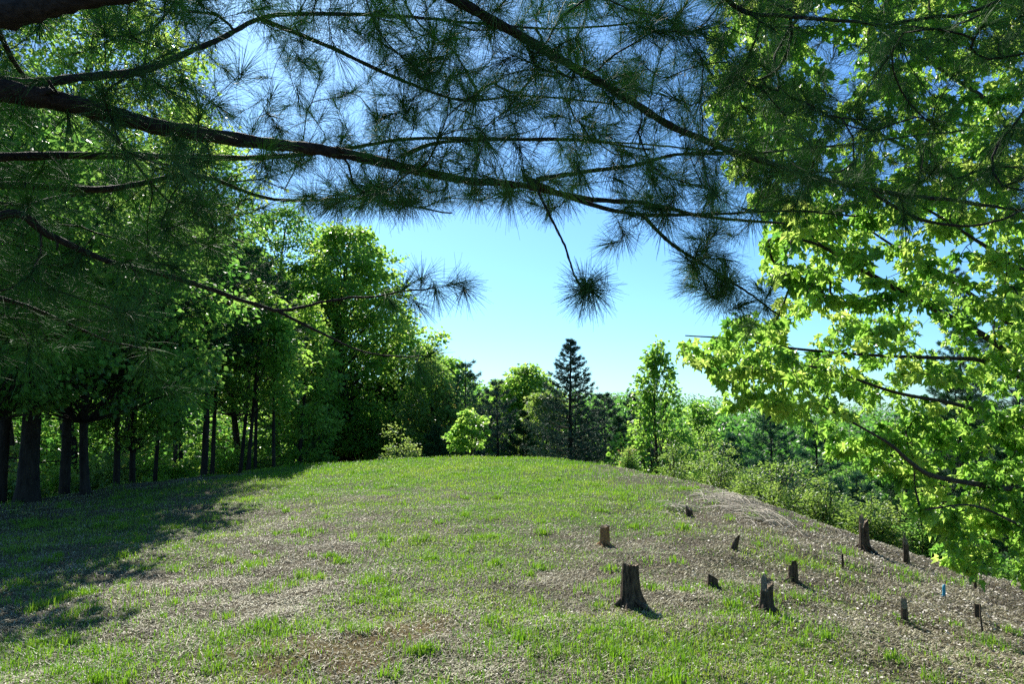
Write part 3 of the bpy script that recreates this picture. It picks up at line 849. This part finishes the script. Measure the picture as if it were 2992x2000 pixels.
# --- middle background
MB = [
    ("reddish-tinged young maple at the right foot of the tall maple", 985, 29.0, 830, .05, 90, dict(n_clump=300, per=42, mat='red', trunk_r=.08, seed=21, leaf=.12, clump_r=.4)),
    ("rounded light green maple behind the grey-green pine left of centre", 1020, 36.0, 826, .05, 110, dict(n_clump=300, per=42, mat='maple', trunk_r=.12, seed=22, leaf=.16, clump_r=.6, bright=.5)),
    ("rounded bright-topped maple left of the tall spruce", 1205, 36.0, 838, .05, 112, dict(n_clump=400, per=42, mat='maple', trunk_r=.12, seed=23, leaf=.16, clump_r=.6, bright=.55)),
    ("small rounded lime-green maple just beyond the crest", 1080, 20.5, 935, .52, 56, dict(n_clump=60, per=42, mat='maple_near', trunk_r=.035, seed=24, leaf=.085, clump_r=.16, prof='oval', inner=.1, stems=2, bright=.55)),
    ("slender upright ash with feathery ascending branches right of the spruce", 1508, 20.5, 782, .08, 150, dict(n_clump=310, per=17, mat='maple', trunk_r=.06, seed=25, leaf=.12, clump_r=.2, prof='column', bright=.4, limb_share=.8, flat=1.3, inner=.15)),
    ("bright green young tree beside the slender ash", 1600, 26.0, 925, .04, 75, dict(n_clump=210, per=42, mat='maple_near', trunk_r=.06, seed=26, leaf=.12, clump_r=.4, bright=.4)),
    ("light green tree showing behind the lower spruce limbs", 1250, 30.0, 900, .04, 85, dict(n_clump=260, per=42, mat='shrub', trunk_r=.07, seed=27, leaf=.13, clump_r=.45)),
    ("green tree behind the red-tinged young maple", 900, 33.0, 870, .04, 110, dict(n_clump=260, per=42, mat='maple_dark', trunk_r=.1, seed=28, leaf=.15, clump_r=.6)),
]
for lab, px, D, top, cb, hw, kw in MB:
    broadleaf_tree(lab, px, D, top, cb, hw, name="ash_tree" if "ash" in lab else "maple_tree", **kw)
conifer_tree("tall lone spruce with bare brown lower limbs at centre right", 1303, 23.5, 768, .03, 175, name="spruce_tree", kind='spruce', mat='needle_blue', trunk_r=.13, whorl=.18, per_limb=30, tuft_n=15, tuft_l=.11, tuft_w=.016, dead=.3, irregular=.5)
G2 = "pines in the background beyond the crest"
for px, D, top, cb, hw, mat, lab in [
    (1062, 30, 820, .05, 105, 'needle_soft', "grey-green pine rising behind the small lime maple"),
    (1145, 27, 868, .05, 95, 'needle_blue', "dark pine left of the tall spruce"),
    (1392, 27, 900, .03, 105, 'needle_blue', "dark broad pine just right of the tall spruce"),
    (1444, 31, 885, .03, 62, 'needle_blue', "narrow pointed pine left of the slender ash"),
    (1415, 24, 960, .02, 70, 'needle', "low dark pine filling the foot between spruce and ash"),
    (1195, 26, 945, .03, 60, 'needle', "low dark pine left of the spruce foot"),
    (1330, 28, 960, .02, 70, 'needle', "low pine standing behind the spruce trunk"),
    (1000, 25, 975, .02, 55, 'needle', "low green pine left of the small lime maple"),
]:
    conifer_tree(lab, px, D, top, cb, hw, group=G2, mat=mat, trunk_r=.09, whorl=.33, per_limb=28, tuft_n=14, tuft_l=.16, tuft_w=.018)
broadleaf_tree("pale yellow-green shrub on the far edge of the crest below the red-tinged maple", 915, 20.5, 985, .02, 62, name="shrub", cat="shrub", prof='bush', mat='shrub', n_clump=110, per=44, clump_r=.25, leaf=.06, seed=31, trunk_r=.02, stems=4, bright=.75, droop=.1)

# --- right: soft white pines, brush below the mound, dark conifers behind the maple
G3 = "soft blue-green pines below the right side of the mound"
for px, D, top, cb, hw, mat, lab in [
    (1760, 22, 925, .03, 125, 'needle_soft', "broad blue-green pine with rounded top at centre of the right pines"),
    (1680, 19, 995, .02, 80, 'needle_soft', "low bluish pine left of the yellow-green brush"),
    (1870, 17.5, 955, .02, 120, 'needle_soft', "blue-green pine partly behind the near maple leaves"),
    (1960, 14.0, 1080, .02, 90, 'needle_soft', "low soft pine sapling beside the tall dark stump"),
    (2060, 15.5, 980, .02, 130, 'needle', "dark pine behind the low maple branch"),
    (2210, 15.0, 880, .04, 170, 'needle', "dark pine behind the middle of the near maple"),
    (2350, 17.0, 640, .04, 200, 'needle_blue', "tall dark pine at the right border behind the near maple"),
    (2300, 12.5, 1020, .05, 130, 'needle', "dark pine low at the right border behind the maple trunk"),
    (2240, 24.0, 600, .04, 120, 'needle_soft', "distant bluish pine glimpsed through the maple leaves"),
    (1560, 24, 990, .02, 60, 'needle', "low dark pine behind the slender ash"),
]:
    conifer_tree(lab, px, D, top, cb, hw, group=G3, mat=mat, trunk_r=.1, whorl=.28, per_limb=34, tuft_n=15, tuft_l=.14, tuft_w=.013 if D > 16 else .010)
G4 = "leafy shrubs along the right foot of the mound"
for k, (px, D, top, hw, mat, lab) in enumerate([
    (1545, 17.5, 1030, 70, 'shrub', "small pale shrub at the foot of the slender ash"),
    (1440, 17.3, 1040, 26, 'red', "small straggly yellow shrub at the crest edge left of the ash"),
    (1650, 15.5, 1040, 85, 'shrub', "grey-green shrub right of the ash, at the mound edge"),
    (1800, 13.5, 1065, 115, 'shrub', "largest yellow-green shrub, above the pale dry straw"),
    (1720, 14.2, 1090, 80, 'shrub', "lower yellow-green shrub on the left of the largest one"),
    (1890, 12.5, 1120, 95, 'shrub', "thin-stemmed shrub right of the largest shrub"),
    (1990, 11.6, 1145, 85, 'shrub', "grey-green shrub behind the tall dark stump"),
    (2120, 11.0, 1165, 80, 'maple_dark', "dark shrub below the low maple branch"),
    (2320, 9.6, 1290, 55, 'maple_dark', "small glossy shrub at the right border under the maple"),
    (1610, 21.0, 975, 60, 'maple', "green shrub in the dip behind the right mound edge"),
    (1950, 19.0, 1000, 90, 'maple_dark', "dark shrub far behind the soft pine sapling"),
]):
    broadleaf_tree(lab, px, D, top, .02, hw, name="shrub", cat="shrub", group=G4, prof='bush', mat=mat, n_clump=240, per=38, clump_r=.22, leaf=.055, seed=40 + k, trunk_r=.012, stems=7, bright=.5, droop=.05, inner=.1, shape='oval', limb_share=.6)

# --- distant woods closing the view (uncountable mass) and a far ridge
def far_wood():
    n = 950
    az = np.radians(U(-62, 62, n)); r = U(38, 130, n) ** 1.0
    x = r * np.sin(az); y = r * np.cos(az)
    H = U(2.6, 6.0, n) * (1 + r / 200)
    H = np.where(np.degrees(az) < -14, H * 1.5, H * .8)
    z = terrain(x, y, False)
    idx = np.repeat(np.arange(n), 750); m = len(idx)
    t = U(0, 1, m); a = U(0, 6.28, m)
    rad = H[idx] * .36 * np.sqrt(np.clip(1 - (1.6 * t - .7) ** 2, .03, 1)) * U(.3, 1.1, m)
    rad = rad * (1 + .4 * np.sin(a * 3 + idx) * np.sin(t * 9 + idx * 1.7))
    P = np.stack([x[idx] + rad * np.cos(a), y[idx] + rad * np.sin(a), z[idx] + H[idx] * (.05 + .95 * t)], 1)
    o = norm(np.stack([np.cos(a), np.sin(a), 0 * a], 1))
    V, F, rn = leaves(P, o, .26, 'kite', np.clip(rng.normal(.18, .15, n)[idx] + rng.normal(0, .12, m), 0, 1))
    o = build("distant_woods", V, F, M['maple_dark'], None, rn)
    tag(o, "far woodland closing the view behind the nearer trees", None, None, 'stuff')
far_wood()

# ------------------------------------------------------------------ grass, dead thatch, fallen leaves
def near_field(n, y0=3.4, y1=20.5, wide=1.05):
    y = np.exp(U(math.log(y0), math.log(y1), n)); x = U(-wide, wide, n) * y
    return x, y
def on_mound(x, y, extra=1.0):
    r = np.hypot(x, y); rb = np.interp(np.degrees(np.arctan2(x, y)), AZ, RB)
    return r < rb + extra
def blades(x, y, h, w, lean, rn, bendz=.25):
    """two-step bent blades"""
    n = len(x); z = terrain(x, y)
    a = U(0, 6.28, n); d = np.stack([np.cos(a), np.sin(a), np.zeros(n)], 1); s = np.stack([-np.sin(a), np.cos(a), np.zeros(n)], 1)
    b = np.stack([x, y, z - .004], 1)
    up = np.array([0, 0, 1.0])
    m = b + (d * (lean * .35)[:, None] + up * .6) * h[:, None]
    t = b + (d * lean[:, None] + up * (1 - bendz * lean)[:, None]) * h[:, None]
    w = w[:, None]
    V = np.stack([b - s * w, b + s * w, m + s * w * .8, m - s * w * .8, t], 1).reshape(-1, 3)
    k = (np.arange(n) * 5)[:, None]
    return V, [np.array([[0, 1, 2, 3]]) + k, np.array([[3, 2, 4]]) + k], np.repeat(rn, 5)

def grass():
    # fine turf, thick on the crest and thin elsewhere
    x, y = near_field(800000); g = greenness(x, y) * (1 - rustiness(x, y))
    k = (U(size=len(x)) < g ** 1.6) & on_mound(x, y, 2.0); x, y, g = x[k], y[k], g[k]
    crest = np.clip((np.hypot(x, y) / np.interp(np.degrees(np.arctan2(x, y)), AZ, RB) - .6) / .4, 0, 1)
    h = U(.018, .045, len(x)) * (1 + 1.1 * crest); w = U(.0011, .002, len(x)) * (1 + y / 9)
    V, F, rn = blades(x, y, h, w, U(.1, .9, len(x)), np.clip(rng.normal(.5, .2, len(x)) + (fbm(x, y, .8, 70) - .5), 0, 1))
    o = build("grass", V, F, M['grass'], None, rn); tag(o, "short green turf growing over the mound", None, None, 'stuff')
    # tussocks
    nt = 1500; cx, cy = near_field(nt, 3.8, 17); k = on_mound(cx, cy, 0) & (U(size=nt) < .25 + .75 * np.clip(fbm(cx, cy, 1.8, 80) * 2 - .55, 0, 1)); cx, cy = cx[k], cy[k]
    ex = [ground_hit(*p) for p in [(590, 1445), (650, 1455), (510, 1470), (860, 1340), (890, 1360), (920, 1385), (880, 1375), (60, 1490), (150, 1475), (40, 1345), (60, 1400), (1400, 1340), (1410, 1310), (1750, 1420), (2280, 1480), (1740, 1370), (2080, 1430), (1120, 1430), (1230, 1465), (1680, 1400), (850, 1330), (960, 1500), (1280, 1500), (1450, 1500), (1550, 1500), (690, 1220), (880, 1240), (960, 1240), (975, 1280), (780, 1290)]]
    cx = np.concatenate([cx, [p[0] for p in ex for _ in range(3)] + rng.normal(0, .05, len(ex) * 3)]); cy = np.concatenate([cy, [p[1] for p in ex for _ in range(3)] + rng.normal(0, .05, len(ex) * 3)])
    ne = rng.integers(25, 80, len(cx)); idx = np.repeat(np.arange(len(cx)), ne); n = len(idx)
    sp = U(.03, .10, len(cx))[idx]
    x = cx[idx] + rng.normal(size=n) * sp; y = cy[idx] + rng.normal(size=n) * sp
    V, F, rn = blades(x, y, (U(.04, .10, len(cx))[idx]) * U(.5, 1.2, n), U(.0014, .0026, n) * (1 + y / 14), U(.1, .9, n), np.clip(.45 + rng.normal(0, .18, n), 0, 1))
    o = build("grass_tussocks", V, F, M['grass'], None, rn); tag(o, "taller bright green grass tufts dotted over the mound", None, None, 'stuff')
    # dead thatch lying on the soil
    x, y = near_field(520000); k = on_mound(x, y, .5) & (U(size=len(x)) > greenness(x, y) * .75) & (U(size=len(x)) < .45 + 1.1 * fbm(x, y, .3, 120, 2)) & (U(size=len(x)) > rustiness(x, y) * .9); x, y = x[k], y[k]
    V, F, rn = blades(x, y, U(.010, .036, len(x)), U(.0012, .0026, len(x)) * (1 + y / 12), U(1.2, 3.2, len(x)), np.clip(rng.normal(.5, .27, len(x)) + 1.0 * (fbm(x, y, .4, 90) - .5), 0, 1), bendz=.28)
    o = build("dead_grass", V, F, M['straw'], None, rn); tag(o, "matted dead grass lying between the green tufts", None, None, 'stuff')
    # fallen leaves
    x, y = near_field(150000); den = np.clip((x - .9) / 3.2, 0, 1) * .9 + .09 + .25 * np.clip(fbm(x, y, 1.2, 95) - .55, 0, 1) * 3
    den = den * (1 - .75 * np.clip((y - 13) / 4, 0, 1)) * (.4 + 1.2 * fbm(x, y, .5, 99, 2)) * 1.0
    k = on_mound(x, y, 1.5) & (U(size=len(x)) < den); x, y = x[k], y[k]; n = len(x)
    P = np.stack([x, y, terrain(x, y) + U(.004, .02, n)], 1)
    a = U(0, 6.28, n); tip = np.stack([np.cos(a), np.sin(a), U(-.25, .35, n)], 1)
    nr = norm(np.array([0, 0, 1.0]) + .35 * rng.normal(size=(n, 3)))
    LV = OVAL_V * np.array([1.3, 1, 1.6])
    V, F, rn = scatter(LV, KITE_F, P, frames(tip, nr), U(.013, .034, n) * np.clip(.75 + x * .12, .6, 1.2), np.clip(rng.normal(.5, .25, n), 0, 1))
    o = build("leaf_litter", V, F, M['litter'], None, rn); tag(o, "pale dry fallen leaves scattered over the right slope", None, None, 'stuff')
grass()

def fallen_twigs():
    tb = Tubes(); x, y = near_field(330, 4.2, 13)
    for k in range(len(x)):
        if not on_mound(x[k], y[k], 0): continue
        l = U(.05, .28); a = U(0, 6.28); q = np.linspace(-.5, .5, 5)
        X = x[k] + q * l * math.cos(a) + .1 * l * q ** 2; Y = y[k] + q * l * math.sin(a)
        tb.add(np.stack([X, Y, terrain(X, Y) + .008 + U(0, .015)], 1), np.full(5, U(.0015, .004)), 4)
    tag(tb.build("fallen_twigs", M['cut']), "broken dry twigs scattered over the thatch", None, None, 'stuff')
fallen_twigs()

# ------------------------------------------------------------------ stumps, stakes and dry straw
def stump(label, px, top, base, w, mat='stump', jag=.12, flare=1.5, flip=0, roots=4, notch=0.0, group="cut stumps on the right slope", tilt=0.0, name="tree_stump"):
    g = ground_hit(px, base); D = g[1]; s = K / FPX * D
    H = (base - top) * s; R = w * .5 * s
    root = empty(name, g, label, "stump", group)
    k, n = 44, 16
    ph = U(0, 6, 5)
    V = []
    for i in range(n):
        t = i / (n - 1)
        z = -.06 + (H + .06) * t
        fl = 1 + (flare - 1) * math.exp(-t * 3.2)
        for j in range(k):
            a = j * 2 * math.pi / k
            rr = R * fl * (1 + .07 * math.sin(2 * a + ph[0]) + .05 * math.sin(5 * a + ph[1]) + .05 * math.sin(11 * a + ph[2] + t * 1.5) + .03 * math.sin(19 * a + ph[3] + 2 * t) + .02 * rng.normal()) 
            rr *= 1 + (flare - 1) * 1.6 * math.exp(-t * 5) * max(0, math.sin(roots * a + ph[3])) ** 2
            zz = z + (t ** 5) * H * (jag * math.sin(a + ph[4]) + notch * (1 if math.sin(2 * a + ph[0]) > .3 else -.4) + .014 * rng.normal())
            V.append((rr * math.cos(a) + tilt * z, rr * math.sin(a), zz))
    V = np.array(V) + g
    i = np.arange(n - 1)[:, None] * k; j = np.arange(k)[None]; j2 = (j + 1) % k
    F = np.stack([i + j, i + j2, i + k + j2, i + k + j], -1).reshape(-1, 4)
    build("bark", V, F, M[mat], root, smooth=True)
    if w >= 18:
        for a in (-1.0, U(.2, 1.2), U(2.2, 3.2), U(4, 4.6)):
            l = R * (4.2 if a == -1.0 else U(2.2, 3.2)); q = np.linspace(0, 1, 8)
            X = g[0] + (R * .5 + q * l) * math.cos(a) + .1 * l * np.sin(q * 4 + a); Y = g[1] + (R * .5 + q * l) * math.sin(a)
            Z = terrain(X, Y) + H * .28 * (1 - q) ** 2.2 - .018 * q
            rb_ = Tubes(); rb_.add(np.stack([X, Y, Z], 1), R * .42 * (1 - .75 * q), 8, rough=.08)
            rb_.build("root", M[mat], root)
    top_ring = V[-k:]
    c = top_ring.mean(0) + [0, 0, -.01 * H]
    mid = c + (top_ring - c) * .55 + rng.normal(size=(k, 3)) * [0, 0, .02 * H]
    TV = np.vstack([top_ring * 1.0, mid, c[None]])
    q = np.arange(k); q2 = (q + 1) % k
    build("cut_top", TV, [np.stack([q, q2, k + q2, k + q], 1), np.stack([k + q, k + q2, np.full(k, 2 * k)], 1)], M['cut'], root)
    return root
stump("largest dark stump with spreading root, nearest the middle of the mound", 1446, 1302, 1390, 33, jag=.04, flare=1.9, notch=.02, roots=3)
stump("orange-brown barkless stump upslope and left of the largest stump", 1386, 1209, 1252, 19, mat='stump_pale', jag=.06, flare=1.4)
stump("small dark stump near the pale dry straw, farthest up the slope", 1579, 1167, 1186, 13, jag=.25, flare=1.6)
stump("leaning broken dark stump below the dry straw", 1680, 1237, 1262, 13, jag=.35, flare=1.8, tilt=.35)
stump("split jagged stump with grass sprouting at its foot", 1756, 1342, 1404, 25, jag=.22, flare=1.7, notch=.10, tilt=.05)
stump("notched reddish-topped stump upslope of the split one", 1818, 1300, 1338, 20, jag=.2, flare=1.5, notch=.12)
stump("low worn stump almost flush with the litter, left of the split one", 1633, 1325, 1347, 20, jag=.3, flare=1.9)
stump("tall ragged dark stump at the mound edge by the shrubs", 1981, 1200, 1262, 19, jag=.15, flare=1.3, notch=.12)
stump("narrow dark stump at the mound edge under the maple", 2077, 1244, 1292, 11, jag=.2, flare=1.4, notch=.08)
stump("small slanted-top stump downslope right of centre, with grass beside it", 2073, 1388, 1427, 14, jag=.3, flare=1.3)
stump("square-topped dark stub beside the thin leaning stick", 2240, 1388, 1420, 11, jag=.03, flare=1.1)
stump("tiny grey stub upslope of the square-topped stub", 2235, 1333, 1352, 6, jag=.03, flare=1.1)

def stick(name, label, cat, px, top, base, w, mat, tilt=0.0, k=7):
    g = ground_hit(px, base); s = K / FPX * g[1]; H = (base - top) * s
    root = empty(name, g, label, cat)
    tb = Tubes(); q = np.linspace(0, 1, 8)[:, None]
    P = g + np.array([tilt * H, 0, H + .08]) * q - [0, 0, .08] + rng.normal(size=(8, 3)) * .002
    tb.add(P, np.full(8, w * .5 * s) * np.linspace(1.1, .9, 8), k)
    return tb, root
tb, r = stick("stick", "thin dark stick standing beside the square-topped stub", "stick", 2252, 1390, 1455, 4, M['stump'], -.06); tb.build("shaft", M['stump'], r)
tb, r = stick("stick", "short thin dark stick alone in the litter upslope of the notched stump", "stick", 1931, 1273, 1306, 5, M['stump']); tb.build("shaft", M['stump'], r)
def plain(name, col, rough=.5):
    m, nt, out = new_mat(name)
    p = nt.nodes.new("ShaderNodeBsdfPrincipled"); p.inputs['Roughness'].default_value = rough
    n = noise(nt, 40); rr = ramp(nt, [(.3, tuple(c * .7 for c in col)), (.7, col)], n.outputs['Fac'])
    nt.links.new(rr.outputs[0], p.inputs['Base Color']); nt.links.new(p.outputs[0], out.inputs['Surface'])
    return m
tb, r = stick("marker_tube", "small bright blue plastic marker tube standing in the litter", "marker", 2161, 1344, 1370, 7, None, .12, 10); tb.build("tube", plain("blue_plastic", (.02, .30, .50)), r)

def straw_pile(label, pts, n, L, spread):
    c = ground_hit(*pts[0]); root = empty("straw_heap", c, label, "dry straw")
    tb = Tubes(); E = [ground_hit(*p) for p in pts]
    for k in range(n):
        s = U(0, len(E) - 1.001); i = int(s); p = E[i] + (E[i + 1] - E[i]) * (s - i)
        x, y = p[0] + rng.normal() * spread, p[1] + rng.normal() * spread * 1.6
        a = rng.normal(-.9, .5); l = L * U(.5, 1.2); q = np.linspace(-.5, .5, 7)
        X = x + q * l * math.cos(a) ; Y = y + q * l * math.sin(a) + .06 * l * np.sin(q * 3 + k)
        Z = terrain(X, Y) + .012 + U(0, .07) + .12 * l * np.cos(q * 3 + U(-1, 1)) - .06 * l
        tb.add(np.stack([X, Y, Z], 1), np.full(7, U(.0018, .0042)), 4)
    tb.build("stalks", M['pale_straw'], root)
M['pale_straw'] = plain("pale_straw", (.50, .44, .33), .7)
straw_pile("heap of pale dry stalks flattened on the right shoulder of the mound", [(1650, 1140), (1690, 1165), (1750, 1190)], 170, .75, .2)
straw_pile("small patch of pale dry stalks beside the farthest small stump", [(1535, 1165), (1560, 1180)], 18, .4, .1)
